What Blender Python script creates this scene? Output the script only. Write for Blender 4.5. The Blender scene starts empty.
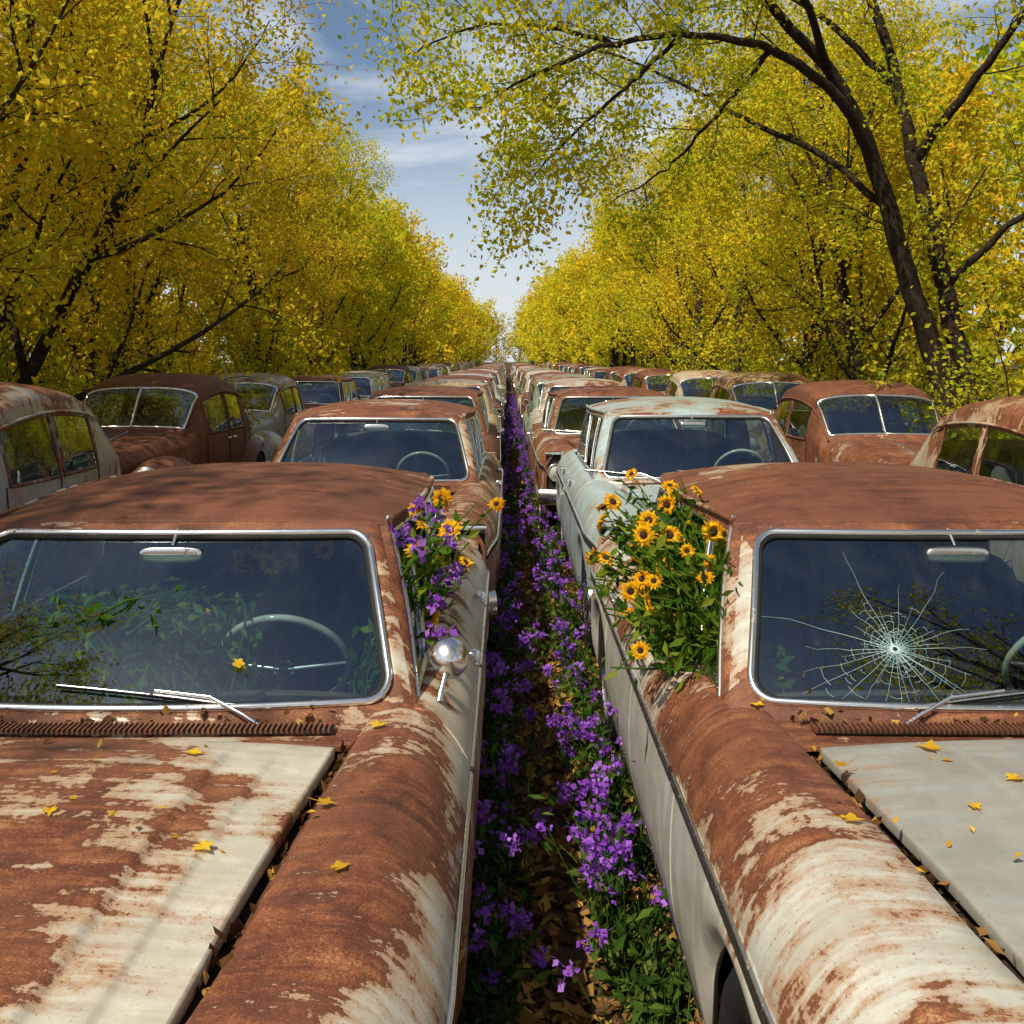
import bpy, math
import numpy as np
from mathutils import Vector, Matrix
rng=np.random.default_rng(11)
scene=bpy.context.scene
PI=math.pi
def A(*a): return np.array(a,float)
def nz(v):
    v=np.asarray(v,float); return v/np.maximum(np.linalg.norm(v,axis=-1,keepdims=True),1e-9)
def sm(a,b,x):
    t=np.clip((x-a)/(b-a),0,1); return t*t*(3-2*t)
def lerp(a,b,t): return a+(b-a)*t

# ------------------------------------------------------------------ mesh builder
class MB:
    def __init__(s): s.V=[];s.F=[];s.M=[];s.S=[];s.T=[];s.n=0
    def add(s,V,F,mat=0,val=.5,smooth=True):
        V=np.asarray(V,float).reshape(-1,3);F=np.asarray(F,int)
        if len(F)==0: return
        s.V.append(V); s.F.append(F+s.n); s.M.append(np.broadcast_to(np.asarray(mat),(len(F),)).copy())
        s.S.append(np.full(len(F),smooth)); s.T.append(np.broadcast_to(np.asarray(val,float),(len(V),)).copy()); s.n+=len(V)
    def mesh(s,name,mats):
        me=bpy.data.meshes.new(name); V=np.concatenate(s.V)
        me.vertices.add(len(V)); me.vertices.foreach_set('co',V.ravel())
        loops=np.concatenate([f.ravel() for f in s.F]); tot=np.concatenate([np.full(len(f),f.shape[1]) for f in s.F])
        st=np.concatenate([[0],np.cumsum(tot)[:-1]])
        me.loops.add(len(loops)); me.loops.foreach_set('vertex_index',loops.astype(np.int32))
        me.polygons.add(len(tot)); me.polygons.foreach_set('loop_start',st.astype(np.int32))
        me.polygons.foreach_set('material_index',np.concatenate(s.M).astype(np.int32))
        me.update(calc_edges=True)
        me.polygons.foreach_set('use_smooth',np.concatenate(s.S))
        at=me.attributes.new('val','FLOAT','POINT'); at.data.foreach_set('value',np.concatenate(s.T).astype(np.float32))
        for m in mats: me.materials.append(m)
        me.validate(); me.update()
        return me
def obj(name,me,loc=(0,0,0),rot=0,scale=(1,1,1),color=(1,1,1,.5)):
    o=bpy.data.objects.new(name,me); scene.collection.objects.link(o)
    o.location=loc; o.rotation_euler=(0,0,rot); o.scale=scale; o.color=color; return o

def grid_faces(nu,nv,closed_u=False):
    i=np.arange(nu if closed_u else nu-1)[:,None]; j=np.arange(nv-1)[None,:]
    i2=(i+1)%nu
    return np.stack([i*nv+j,i2*nv+j,i2*nv+j+1,i*nv+j+1],-1).reshape(-1,4)
def grid(mb,P,mat=0,val=.5): mb.add(P.reshape(-1,3),grid_faces(P.shape[0],P.shape[1]),mat,val)
def panel(mb,P,mat=0,val=.5,t=.02,edge=.10,r=.006):
    nu,nv=P.shape[:2]
    N=nz(np.cross(np.gradient(P,axis=0),np.gradient(P,axis=1)))
    c=A(0,P[...,1].mean(),.45)
    if (N*(P-c)).sum()<0: N=-N
    v=np.full((nu,nv),0.)+val
    v[0,:]+=edge;v[-1,:]+=edge;v[:,0]+=edge;v[:,-1]+=edge
    mb.add(P.reshape(-1,3),grid_faces(nu,nv),mat,v.ravel())
    I=[(i,0) for i in range(nu)]+[(nu-1,j) for j in range(1,nv)]+[(i,nv-1) for i in range(nu-2,-1,-1)]+[(0,j) for j in range(nv-2,0,-1)]
    ii=np.array([a for a,b in I]);jj=np.array([b for a,b in I])
    ia=np.clip(ii,1,nu-2) if nu>2 else ii; ja=np.clip(jj,1,nv-2) if nv>2 else jj
    Pb=P[ii,jj];out=nz(Pb-P[ia,ja]+1e-9*Pb);Nb=N[ii,jj]
    rings=np.stack([Pb,Pb+out*r*.5-Nb*r*.3,Pb+out*r*.8-Nb*r,Pb+out*r*.8-Nb*t],1)
    mb.add(rings.reshape(-1,3),grid_faces(len(I),4,True),mat,np.repeat(v[ii,jj],4))
def cr(pts,n):
    p=np.array(pts,float); p=np.vstack([2*p[0]-p[1],p,2*p[-1]-p[-2]])
    L=np.r_[0,np.cumsum(np.linalg.norm(np.diff(p[1:-1],axis=0),axis=1))]; s=np.linspace(0,L[-1],n)
    k=np.clip(np.searchsorted(L,s,side='right')-1,0,len(L)-2); t=((s-L[k])/(L[k+1]-L[k]))[:,None]
    a,b,c,d=p[k],p[k+1],p[k+2],p[k+3]
    return .5*((2*b)+(-a+c)*t+(2*a-5*b+4*c-d)*t*t+(-a+3*b-3*c+d)*t**3)
def tube(mb,P,r,k=6,mat=0,val=.5,closed=False,flat=1.,ref=None,cap=True):
    P=np.asarray(P,float); n=len(P)
    if closed: T=nz(np.roll(P,-1,0)-np.roll(P,1,0))
    else: T=nz(np.gradient(P,axis=0))
    ref=A(0,0,1) if ref is None else np.asarray(ref,float)
    r0=np.where(np.abs(T@ref)[:,None]>.97,A(1,.01,0)[None],ref[None])
    U=nz(r0-T*(r0*T).sum(1,keepdims=True)); W=np.cross(T,U)
    r=np.broadcast_to(np.asarray(r,float),(n,))[:,None,None]
    a=np.arange(k)/k*2*PI
    V=P[:,None]+r*(np.cos(a)[None,:,None]*U[:,None]+flat*np.sin(a)[None,:,None]*W[:,None])
    i=np.arange(n if closed else n-1)[:,None]; j=np.arange(k)[None]
    F=np.stack([i*k+j,((i+1)%n)*k+j,((i+1)%n)*k+(j+1)%k,i*k+(j+1)%k],-1).reshape(-1,4)
    mb.add(V.reshape(-1,3),F,mat,val)
    if cap and not closed and k>3:
        mb.add(V[0],[list(range(k))],mat,val,False); mb.add(V[-1],[list(range(k))],mat,val,False)
def rbox(mb,c,s,mat=0,val=.5,e=.25,nu=20,nv=12,rot=None):
    u=np.linspace(-PI,PI,nu*2,endpoint=False)[:,None]; v=np.linspace(-PI/2,PI/2,nv)[None]
    f=lambda w:np.sign(w)*np.abs(w)**e
    X=f(np.cos(v))*f(np.cos(u));Y=f(np.cos(v))*f(np.sin(u));Z=f(np.sin(v))+0*u
    V=np.stack([X,Y,Z],-1)*np.array(s)/2
    if rot is not None: V=V@rot.T
    V=V+np.array(c)
    mb.add(V.reshape(-1,3),grid_faces(nu*2,nv,True),mat,val)
def box(mb,c,s,mat=0,val=.5):
    c=np.array(c);h=np.array(s)/2
    V=[c+h*A(a,b,d) for a in(-1,1) for b in(-1,1) for d in(-1,1)]
    mb.add(V,[[0,1,3,2],[4,6,7,5],[0,4,5,1],[2,3,7,6],[0,2,6,4],[1,5,7,3]],mat,val,False)
def lathe(mb,prof,c,ax,seg=24,mat=0,val=.5):
    ax=nz(ax);u=nz(np.cross(ax,A(0,.3,1)));w=np.cross(ax,u)
    a=np.arange(seg)/seg*2*PI; pr=np.array(prof,float)
    V=np.array(c)+pr[None,:,0,None]*(np.cos(a)[:,None,None]*u+np.sin(a)[:,None,None]*w)+pr[None,:,1,None]*ax
    mb.add(V.reshape(-1,3),grid_faces(seg,len(pr),True),mat,val)
def rloop(u0,u1,v0,v1,ru,rv,n=8,e=10):
    pts=[]
    for cx,cy,a0 in((u1-ru,v1-rv,0),(u0+ru,v1-rv,90),(u0+ru,v0+rv,180),(u1-ru,v0+rv,270)):
        for k in range(n):
            a=math.radians(a0+90*k/(n-1)); pts.append((cx+ru*math.cos(a),cy+rv*math.sin(a)))
    p=np.array(pts+[pts[0]]); out=[]
    for i in range(len(p)-1):
        m=e if (i%n==n-1) else 1
        for k in range(m): out.append(lerp(p[i],p[i+1],k/m))
    return np.array(out)
def leaves(mb,P,size,mat=0,tint=None,up=.4,wid=.3):
    n=len(P)
    d=nz(rng.normal(size=(n,3))+A(0,0,-.25)); nr=nz(rng.normal(size=(n,3))+A(0,0,up))
    side=nz(np.cross(d,nr)); nr=np.cross(side,d)
    L=(size*(.65+.7*rng.random(n)))[:,None]; c=L*rng.uniform(-.1,.15,(n,1))
    V=np.stack([P,P+d*.45*L+side*wid*L+nr*c,P+d*L,P+d*.45*L-side*wid*L+nr*c],1)
    if tint is None: tint=rng.random(n)
    mb.add(V.reshape(-1,3),np.arange(4*n).reshape(n,4),mat,np.repeat(tint,4),False)

# ------------------------------------------------------------------ materials
class NT:
    def __init__(s,name,world=False):
        if world: s.m=bpy.data.worlds.new(name); scene.world=s.m
        else: s.m=bpy.data.materials.new(name)
        s.m.use_nodes=True; s.t=s.m.node_tree; s.t.nodes.clear()
    def n(s,typ,inp=None,**k):
        nd=s.t.nodes.new(typ)
        for a,b in k.items(): setattr(nd,a,b)
        for a,b in (inp or {}).items():
            if isinstance(b,bpy.types.NodeSocket): s.t.links.new(b,nd.inputs[a])
            else: nd.inputs[a].default_value=b
        return nd
    def math(s,op,a,b=0.,clamp=False): return s.n('ShaderNodeMath',{0:a,1:b},operation=op,use_clamp=clamp).outputs[0]
    def mr(s,v,a,b,c=0.,d=1.): return s.n('ShaderNodeMapRange',{0:v,1:a,2:b,3:c,4:d},interpolation_type='SMOOTHSTEP').outputs[0]
    def mix(s,f,a,b,bt='MIX'):
        nd=s.n('ShaderNodeMix',data_type='RGBA',blend_type=bt)
        for i,v in((0,f),(6,a),(7,b)):
            if isinstance(v,bpy.types.NodeSocket): s.t.links.new(v,nd.inputs[i])
            else: nd.inputs[i].default_value=v if i==0 else (*v,1) if len(v)==3 else v
        return nd.outputs[2]
    def noise(s,vec,sc,det=6,ro=.6,dist=0.): return s.n('ShaderNodeTexNoise',{'Vector':vec,'Scale':sc,'Detail':det,'Roughness':ro,'Distortion':dist}).outputs[0]
    def ramp(s,f,stops):
        nd=s.n('ShaderNodeValToRGB',{0:f}); e=nd.color_ramp.elements
        while len(e)<len(stops): e.new(.5)
        for x,(p,c) in zip(e,stops): x.position=p; x.color=(*c,1)
        return nd.outputs[0]
    def out(s,sh): s.n('ShaderNodeOutputWorld' if isinstance(s.m,bpy.types.World) else 'ShaderNodeOutputMaterial',{0:sh}); return s.m
def coord(N):
    tc=N.n('ShaderNodeTexCoord').outputs['Object']; oi=N.n('ShaderNodeObjectInfo')
    k=N.math('MULTIPLY',oi.outputs['Random'],61.)
    cb=N.n('ShaderNodeCombineXYZ',{0:k,1:k,2:k}).outputs[0]
    return N.n('ShaderNodeVectorMath',{0:tc,1:cb},operation='ADD').outputs[0],oi
def mat_paint(name='rusty_paint',base=None,near=True):
    N=NT(name); v,oi=coord(N)
    val=N.n('ShaderNodeAttribute',attribute_name='val').outputs['Fac']
    n1=N.noise(v,1.9,7 if near else 4,.6,.5); n2=N.noise(v,8.,7 if near else 5,.72,.2)
    mp=N.n('ShaderNodeMapping',{'Vector':v,'Scale':(2.2,24,2.2)}).outputs[0]; n3=N.noise(mp,1.,5 if near else 3,.65,.3)
    n4=N.noise(v,60.,3,.6); n5=N.noise(v,230.,2,.6); n6=N.noise(v,150.,2,.6) if near else n5
    a=N.math('ADD',N.math('MULTIPLY',n1,.75),N.math('MULTIPLY',n2,.42))
    a=N.math('ADD',a,N.math('MULTIPLY',n3,.32)); a=N.math('ADD',a,N.math('MULTIPLY',n4,.10))
    a=N.math('ADD',a,-.125)
    a=N.math('ADD',a,N.math('MULTIPLY',N.math('SUBTRACT',val,.5),.62))
    a=N.math('ADD',a,N.math('MULTIPLY',N.math('SUBTRACT',oi.outputs['Alpha'],.5),.6))
    mask=N.mr(a,.69,.71); stain=N.mr(a,.59,.705); spot=N.mr(N.math('ADD',n6,N.math('MULTIPLY',a,.55)),.975,1.02)
    rn=N.math('ADD',N.math('MULTIPLY',n2,.62),N.math('MULTIPLY',n5,.38))
    rn=N.math('ADD',N.math('MULTIPLY',rn,.65),N.math('MULTIPLY',n3,.35))
    rust=N.ramp(rn,[(.37,(.014,.005,.004)),(.44,(.055,.016,.009)),(.50,(.14,.040,.016)),(.56,(.28,.095,.036)),(.64,(.48,.25,.12))])
    tone=N.mr(N.noise(v,3.1,3,.6),.38,.62); rust=N.mix(N.math('MULTIPLY',tone,.40),rust,(.28,.11,.050))
    deep=N.mr(a,.82,1.0,0.,.30); rust=N.mix(deep,rust,(.085,.026,.014))
    halo=N.math('MULTIPLY',N.mr(a,.69,.72),N.mr(a,.77,.72)); rust=N.mix(N.math('MULTIPLY',halo,.6),rust,(.12,.037,.015))
    fade=N.mix(N.mr(n2,.3,.7),(.74,.72,.68),(1.,1.,1.)); paint=N.mix(1.,oi.outputs['Color'] if base is None else base,fade,'MULTIPLY')
    dirt=N.mr(n3,.35,.7,.0,.32); paint=N.mix(dirt,paint,(.27,.20,.13))
    paint=N.mix(N.math('MULTIPLY',stain,.75),paint,(.36,.17,.06))
    col=N.mix(mask,paint,rust); col=N.mix(N.math('MULTIPLY',spot,.6),col,(.13,.045,.02))
    h=N.math('ADD',N.math('MULTIPLY',n5,N.math('ADD',mask,.04)),N.math('MULTIPLY',n4,mask))
    if near: h=N.math('ADD',N.math('MULTIPLY',mask,-.35),h)
    bump=N.n('ShaderNodeBump',{'Strength':.6,'Distance':.003,'Height':h if near else N.math('MULTIPLY',n4,1.)}).outputs[0]
    ro=N.math('ADD',N.mr(mask,0.,1.,.22,.54),N.math('MULTIPLY',n2,.2))
    p=N.n('ShaderNodeBsdfPrincipled',{'Base Color':col,'Roughness':ro,'Normal':bump,'Specular IOR Level':.5})
    return N.out(p.outputs[0])
def mat_chrome():
    N=NT('pitted_chrome'); v,oi=coord(N); n=N.noise(v,30.,5,.7); m=N.mr(n,.59,.68)
    c=N.mix(m,(.88,.87,.84),(.16,.07,.035)); r=N.mr(m,0.,1.,.24,.8)
    return N.out(N.n('ShaderNodeBsdfPrincipled',{'Base Color':c,'Roughness':r,'Metallic':N.mr(m,0.,1.,1.,.0)}).outputs[0])
def mat_glass():
    N=NT('dusty_window_glass'); v,oi=coord(N)
    lw=N.n('ShaderNodeLayerWeight',{0:.5}).outputs['Facing']
    f=N.math('ADD',N.math('MULTIPLY',N.math('POWER',lw,4.),.85),.16)
    wav=N.noise(v,2.5,2,.5); bp=N.n('ShaderNodeBump',{'Strength':.08,'Distance':.02,'Height':wav}).outputs[0]
    tr=N.n('ShaderNodeBsdfTransparent',{0:(.66,.80,.78,1)}).outputs[0]; gl=N.n('ShaderNodeBsdfGlossy',{0:(.80,.93,1,1),'Roughness':.01,'Normal':bp}).outputs[0]
    s=N.n('ShaderNodeMixShader',{0:f,1:tr,2:gl}).outputs[0]
    d=N.n('ShaderNodeBsdfDiffuse',{0:(.26,.23,.18,1)}).outputs[0]
    mp=N.n('ShaderNodeMapping',{'Vector':v,'Scale':(9,2,2)}).outputs[0]
    dm=N.math('ADD',N.mr(N.noise(mp,2.,5,.7),.5,.8,.0,.04),N.mr(N.noise(v,110.,2,.6),.64,.7,.0,.05))
    return N.out(N.n('ShaderNodeMixShader',{0:dm,1:s,2:d}).outputs[0])
def mat_simple(name,c,r=.6,c2=None,sc=12.,metal=0.,bump=0.,spec=.4):
    N=NT(name); v,oi=coord(N); n=N.noise(v,sc,5,.65)
    col=N.mix(N.mr(n,.35,.65),c,c2 or tuple(x*.6 for x in c)); inp={'Base Color':col,'Roughness':r,'Metallic':metal,'Specular IOR Level':spec}
    if bump: inp['Normal']=N.n('ShaderNodeBump',{'Strength':bump,'Distance':.01,'Height':n}).outputs[0]
    return N.out(N.n('ShaderNodeBsdfPrincipled',inp).outputs[0])
def mat_leaf(name,stops,trans=.45,useobj=True,rough=.6):
    N=NT(name); val=N.n('ShaderNodeAttribute',attribute_name='val').outputs['Fac']; oi=N.n('ShaderNodeObjectInfo')
    c=N.ramp(val,stops)
    if useobj: c=N.mix(1.,c,oi.outputs['Color'],'MULTIPLY')
    d=N.n('ShaderNodeBsdfDiffuse',{0:c}).outputs[0]
    t=N.n('ShaderNodeBsdfTranslucent',{0:c}).outputs[0]
    return N.out(N.n('ShaderNodeMixShader',{0:trans,1:d,2:t}).outputs[0])
M_paint=mat_paint();M_far=mat_paint('rusty_paint_plain',near=False);M_chrome=mat_chrome();M_glass=mat_glass()
M_hood=mat_paint('grey_hood_paint',(.35,.355,.34,1))
M_dark=mat_simple('black_rubber',(.015,.014,.013),.8)
M_int=mat_simple('worn_upholstery',(.13,.10,.08),.75,(.06,.07,.08),9.,bump=.3)
M_lens=mat_simple('headlamp_lens',(.5,.5,.48),.15,(.4,.38,.33))
M_crack=mat_simple('shattered_glass_edge',(.42,.58,.55),.25,(.26,.40,.38))
M_gap=mat_simple('gap_dark',(.02,.014,.01),.95,(.045,.02,.012),25.,bump=.5)  # near-black sheet under the hood, makes the hood gaps read dark
CM=[M_paint,M_chrome,M_glass,M_dark,M_int,M_lens,M_crack,M_gap,M_hood]; CMF=[M_far]+CM[1:]
M_bark=mat_simple('bark',(.05,.036,.025),.95,(.02,.015,.011),18.,bump=.0,spec=.1)
YEL=[(0.,(.22,.30,.02)),(.26,(.48,.49,.028)),(.55,(.78,.65,.038)),(.85,(.88,.62,.038)),(1.,(.68,.36,.025))]
M_yleaf=mat_leaf('autumn_leaf',YEL,.5)
M_gleaf=mat_leaf('green_leaf',[(0.,(.03,.08,.012)),(.5,(.09,.17,.02)),(1.,(.24,.27,.03))],.4)
M_weed=mat_leaf('weed_leaf',[(0.,(.02,.05,.01)),(.6,(.06,.12,.02)),(1.,(.13,.19,.035))],.3)
M_purple=mat_leaf('purple_petal',[(0.,(.18,.04,.42)),(.6,(.34,.11,.64)),(1.,(.52,.26,.78))],.3)
M_petal=mat_leaf('yellow_petal',[(0.,(.80,.30,.01)),(.6,(.9,.48,.015)),(1.,(.92,.58,.03))],.35)
M_disc=mat_simple('flower_disc',(.05,.018,.008),.9,(.02,.008,.005),200.,bump=.6)
M_litter=mat_leaf('fallen_leaf',[(0.,(.06,.03,.014)),(.4,(.19,.10,.038)),(.75,(.34,.19,.06)),(1.,(.55,.35,.07))],.15)
M_fall=mat_leaf('fallen_yellow_leaf',[(0.,(.45,.22,.03)),(.6,(.72,.45,.03)),(1.,(.8,.55,.05))],.3)

# ------------------------------------------------------------------ 1960s sedan
def W(u,v):
    u=np.asarray(u,float);v=np.asarray(v,float)
    b=.022*np.sin(PI*np.clip(v,0,1))
    x=u*lerp(.745,.605,v); y=lerp(-.07,.43,v)+lerp(.095,.065,v)*u*u-b*.6; z=lerp(.962,1.375,v)+b*.8-.006*u*u
    return np.stack(np.broadcast_arrays(x,y,z),-1)
def W2(u,v):
    x=u*lerp(.72,.61,v); y=lerp(2.52,2.05,v)-.08*u*u; z=lerp(.965,1.375,v)
    return np.stack(np.broadcast_arrays(x,y,z),-1)
def xr(y): return .655+.06*sm(.45,1.2,y)-.055*sm(1.6,2.05,y)
def G(a,v):
    a=np.asarray(a,float);v=np.asarray(v,float)
    yb=lerp(.06,1.82,a);yt=lerp(.52,1.74,a);y=lerp(yb,yt,v)
    xb=.798; x=lerp(xb,xr(yt)+.004,v)+.012*np.sin(PI*np.clip(v,0,1)); z=lerp(.955,1.388,v)
    return np.stack(np.broadcast_arrays(x,y,z),-1)
def archz(y):
    z=np.full_like(y,.27)
    for yw in(-.78,2.25):
        d=.40**2-(y-yw)**2; z=np.where(d>0,np.maximum(z,.31+np.sqrt(np.maximum(d,0))*.93),z)
    return z
def xi_f(y): return .672+.075*y
def side(y0,y1,kind,ny=26,n=26):
    rows=[]
    for y in np.linspace(y0,y1,ny):
        w=1-.06*sm(-1.0,-1.5,y)-.05*sm(2.6,3.1,y); dz=-.035*sm(-.8,-1.5,y)-.04*sm(2.5,3.1,y)
        if kind=='f': xi=xi_f(y); top=[(xi,.925),(xi+.012,.945),(xi+.06,.957),(.79,.960),(.865,.925)]
        elif kind=='d': top=[(.80,.955),(.825,.952),(.865,.925)]
        else: xi=.66; top=[(xi,.93),(xi+.012,.945),(xi+.06,.955),(.79,.957),(.865,.92)]
        pts=top+[(.918,.866),(.948,.812),(.957,.775),(.951,.74),(.962,.60),(.958,.42),(.925,.27)]
        p=cr(pts,n); p[:,0]*=w; p[:,1]+=dz
        zb=float(archz(np.array([y]))[0]); zc=.74+dz
        m=p[:,1]<zc; p[m,1]=zc-(zc-p[m,1])*(zc-zb)/(zc-.27-dz)
        rows.append(np.c_[p[:,0],np.full(n,y),p[:,1]])
    return np.array(rows)
def mir(P,s): Q=P.copy(); Q[...,0]*=s; return Q
def hoodz(x,y,k='L'):
    xe=xi_f(y)-.040; q=np.abs(x)/xe
    base=.940-.035*sm(-.8,-1.5,y)+.022*(1-q**2)
    fade=sm(-.225,-.46,y)
    if k=='R': return base+.007*(1-sm(.47,.51,q))*fade
    return base+.012*(1-sm(.59,.64,q))*fade+.008*(1-sm(.78,.82,q))*fade
def wheel(mb,c,r=.335,wd=.2):
    s=1 if c[0]>0 else -1
    lathe(mb,[(r*.6,-wd*.45),(r*.9,-wd*.5),(r*.99,-wd*.38),(r,0),(r*.99,wd*.38),(r*.9,wd*.5),(r*.62,wd*.46),(r*.6,wd*.3)],c,(s,0,0),32,3)
    lathe(mb,[(r*.62,wd*.46),(r*.58,wd*.30),(r*.45,wd*.25),(r*.35,wd*.36),(r*.15,wd*.44),(0.001,wd*.45)],c,(s,0,0),28,1)
def sedan(kind):
    mb=MB()
    if kind=='L': rf,rh,rd,rr=.58,.42,.53,.92
    elif kind=='R': rf,rh,rd,rr=.46,.20,.46,.90
    else: rf,rh,rd,rr=.5,.5,.5,.64
    pil=.42 if kind!='G' else .5
    for s in(1,-1):
        for (y0,y1,k,v,ny) in((-1.5,-.012,'f',rf,46),(.012,.934,'d',rd,26),(.958,1.846,'d',rd,26),(1.868,2.5,'d',rd,30),(2.5,3.1,'q',rd,20)):
            P=side(y0,y1,k,ny); vv=np.zeros(P.shape[:2])+v
            if kind=='L': vv=vv-.20*sm(.93,.84,P[...,2])*sm(.72,.8,P[...,2])+.10*sm(-.4,-1.,P[...,1])*sm(.9,.95,P[...,2])
            if kind=='R': vv=vv+.26*sm(-.75,-.05,P[...,1])*sm(.3,0.,P[...,1])*sm(.76,.84,P[...,2])-.30*sm(.76,.66,P[...,2])
            panel(mb,mir(P,s),0,vv,.02,.05)
        for y0,y1 in((-1.48,-.02),(.02,.926),(.966,1.838),(1.876,3.05)):
            yy=np.linspace(y0,y1,16); w=1-.06*sm(-1.0,-1.5,yy)-.05*sm(2.6,3.1,yy);dz=-.035*sm(-.8,-1.5,yy)-.04*sm(2.5,3.1,yy)
            tube(mb,np.c_[s*(.959*w),yy,.775+dz],.012,6,1,flat=.7)
            tube(mb,np.c_[s*(.960*w),yy,.748+dz],.006,5,3)
        for yq in(0.,.946,1.857):
            P=side(yq-.02,yq+.02,'d',2,20); P[...,0]-=.012; P[...,2]-=.010; grid(mb,mir(P,s),3)
        yy=np.linspace(-.3,1.8,8); tube(mb,np.c_[s*(.93+0*yy),yy,.29+0*yy],.014,6,1,flat=.6)
        for y in(.80,1.70):
            rbox(mb,(s*.937,y,.872),(.045,.045,.03),1,e=.6,nu=8,nv=8)
            rbox(mb,(s*.955,y-.065,.876),(.022,.15,.024),1,e=.5,nu=8,nv=8)
        v=np.linspace(-.05,1.03,14); p=W(1.062,v); q=G(.0,v); q2=G(.035,v)
        P=np.stack([lerp(p,q,t) for t in(0,.33,.66,1.)]+[q2],0); P[1:4,:,0]+=.006
        grid(mb,mir(P,s),0,(pil+.1+.22*sm(.25,-.05,v)[None,:]+.2*sm(.8,1.,v)[None,:]+0*P[...,0]).ravel())
        tube(mb,mir(G(.033,v),s),.010,6,1)
        a=np.linspace(0,1,30)[:,None]; grid(mb,mir(G(a,np.linspace(.93,1.02,4)[None]),s),0,.75)
        grid(mb,mir(G(a,np.linspace(-.03,.035,3)[None]),s),0,.7)
        tube(mb,mir(G(np.linspace(0,1.,30),1.012)+A(.012,0,.004),s),.010,6,0,.55)
        tube(mb,mir(G(np.linspace(.03,1.,30),.035)+A(.004,0,0),s),.008,6,1)
        for wi,(a0,a1) in enumerate(((.04,.195),(.205,.505),(.545,.985))):
            lp=rloop(a0,a1,.045,.925,.018,.06,5,8); tube(mb,mir(G(lp[:,0],lp[:,1]),s),.009,5,1,closed=True,ref=(1,0,0))
            inner=(kind=='L' and s==1) or (kind=='R' and s==-1)
            if not(inner and wi==1):
                uu=np.linspace(a0,a1,8)[:,None];vv=np.linspace(.045,.925,6)[None]; grid(mb,mir(G(uu,vv)-A(.004,0,0),s),2)
        grid(mb,mir(G(np.linspace(.505,.545,3)[:,None],np.linspace(0,1,10)[None])+A(.003,0,0),s),0,.7)
        v=np.linspace(0,1.02,14); p=G(.985,v); q=W2(1.02,v); P=np.stack([lerp(p,q,t)+A(.02*math.sin(PI*t),0,0) for t in np.linspace(0,1,8)],0)
        grid(mb,mir(P,s),0,.62)
        P=np.stack([np.stack([A(.76,y,z) for z in(.28,.6,.93)]) for y in(0,1.2,2.5)]);grid(mb,mir(P,s),4)
        for y in(-.78,2.25): wheel(mb,(s*.83,y,.335))
        P=np.stack([np.stack([A(.70,y,z) for z in(.25,.88)]) for y in(-1.45,0)]);grid(mb,mir(P,s),3)
    uu=np.linspace(-1,1,28)[:,None];vv=np.linspace(0,1,14)[None]; grid(mb,W(uu,vv),2)
    lin=rloop(-.985,.985,.02,.965,.10,.13,8,14); lo=rloop(-1.066,1.066,-.07,1.07,.05,.06,8,14)
    N_=A(0,-.62,.78)
    P=np.stack([W(*lin.T),W(*lerp(lin,lo,.3).T)+N_*.012,W(*lerp(lin,lo,.65).T)+N_*.012,W(*lo.T)],1)
    pv=pil+.25*sm(.12,.0,lo[:,1])+.25*sm(.9,1.03,lo[:,1])
    mb.add(P.reshape(-1,3),grid_faces(len(lin),4,True),0,np.repeat(pv,4))
    m=rloop(-.992,.992,.012,.972,.10,.13,8,14); tube(mb,W(*m.T)+N_*.012,.0135,6,1,closed=True,flat=.9,ref=N_)
    m=rloop(-.972,.972,.03,.952,.09,.12,8,14); tube(mb,W(*m.T)+N_*.004,.009,5,3,closed=True,ref=N_)
    grid(mb,W2(uu,vv),2); m=rloop(-.99,.99,.02,.97,.1,.13,8,14); tube(mb,W2(*m.T)+A(0,.006,.006),.013,6,1,closed=True)
    lo=rloop(-1.06,1.06,-.06,1.06,.05,.06,8,14); P=np.stack([W2(*m.T),W2(*lo.T)],1); mb.add(P.reshape(-1,3),grid_faces(len(m),2,True),0,.6)
    s_=np.linspace(0,1,34)[:,None];u=np.linspace(-1,1,41)[None]; u=np.sign(u)*np.abs(u)**.85
    y=lerp(.462+.062*u*u,2.07-.085*u*u,s_); x=u*(xr(y)+.012)
    z=1.388+.012*np.sin(PI*s_)+(.02+.066*np.clip(1-(2*s_-1)**2,0,1)**.6)*(1-np.abs(u)**2.8)
    P=np.stack(np.broadcast_arrays(x,y,z),-1); vr=rr+0*z
    if kind=='R': vr=rr-.26*sm(.3,.9,s_)+0*u
    if kind=='L': vr=rr-.25*sm(.45,.9,np.abs(u))*sm(.2,.5,s_)
    panel(mb,P,0,vr+0*z,.014,.0); grid(mb,P-A(0,0,.03),4)
    yy=np.linspace(-1.49,-.225,44)[:,None]; q_=np.unique(np.round(np.r_[np.linspace(0,.46,18),np.linspace(.47,.51,6),np.linspace(.53,.58,3),np.linspace(.59,.64,7),np.linspace(.67,.76,4),np.linspace(.78,.82,6),np.linspace(.86,1,6)],5)); uu2=np.r_[-q_[::-1],q_[1:]][None]
    X=uu2*(xi_f(yy)-.040); Z=hoodz(X,yy,kind)-.008*sm(-.24,-.225,yy); P=np.stack(np.broadcast_arrays(X,yy,Z),-1)
    vh=rh+0*X
    if kind=='L': vh=vh+.24*sm(.40,.12,np.abs(X-.02))-.14*sm(.40,.5,np.abs(X))
    panel(mb,P,8 if kind=='R' else 0,vh,.03,.08,.009)
    grid(mb,np.stack([np.stack([A(x,y,.88) for x in(-.7,0,.7)]) for y in(-1.48,-.8,-.1)]),7)
    for s in(1,-1):
        yy1=np.linspace(-1.48,-.2,20); tube(mb,np.c_[s*(xi_f(yy1)-.014),yy1,.900-.035*sm(-.8,-1.5,yy1)],.005,5,0,.9)
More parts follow.
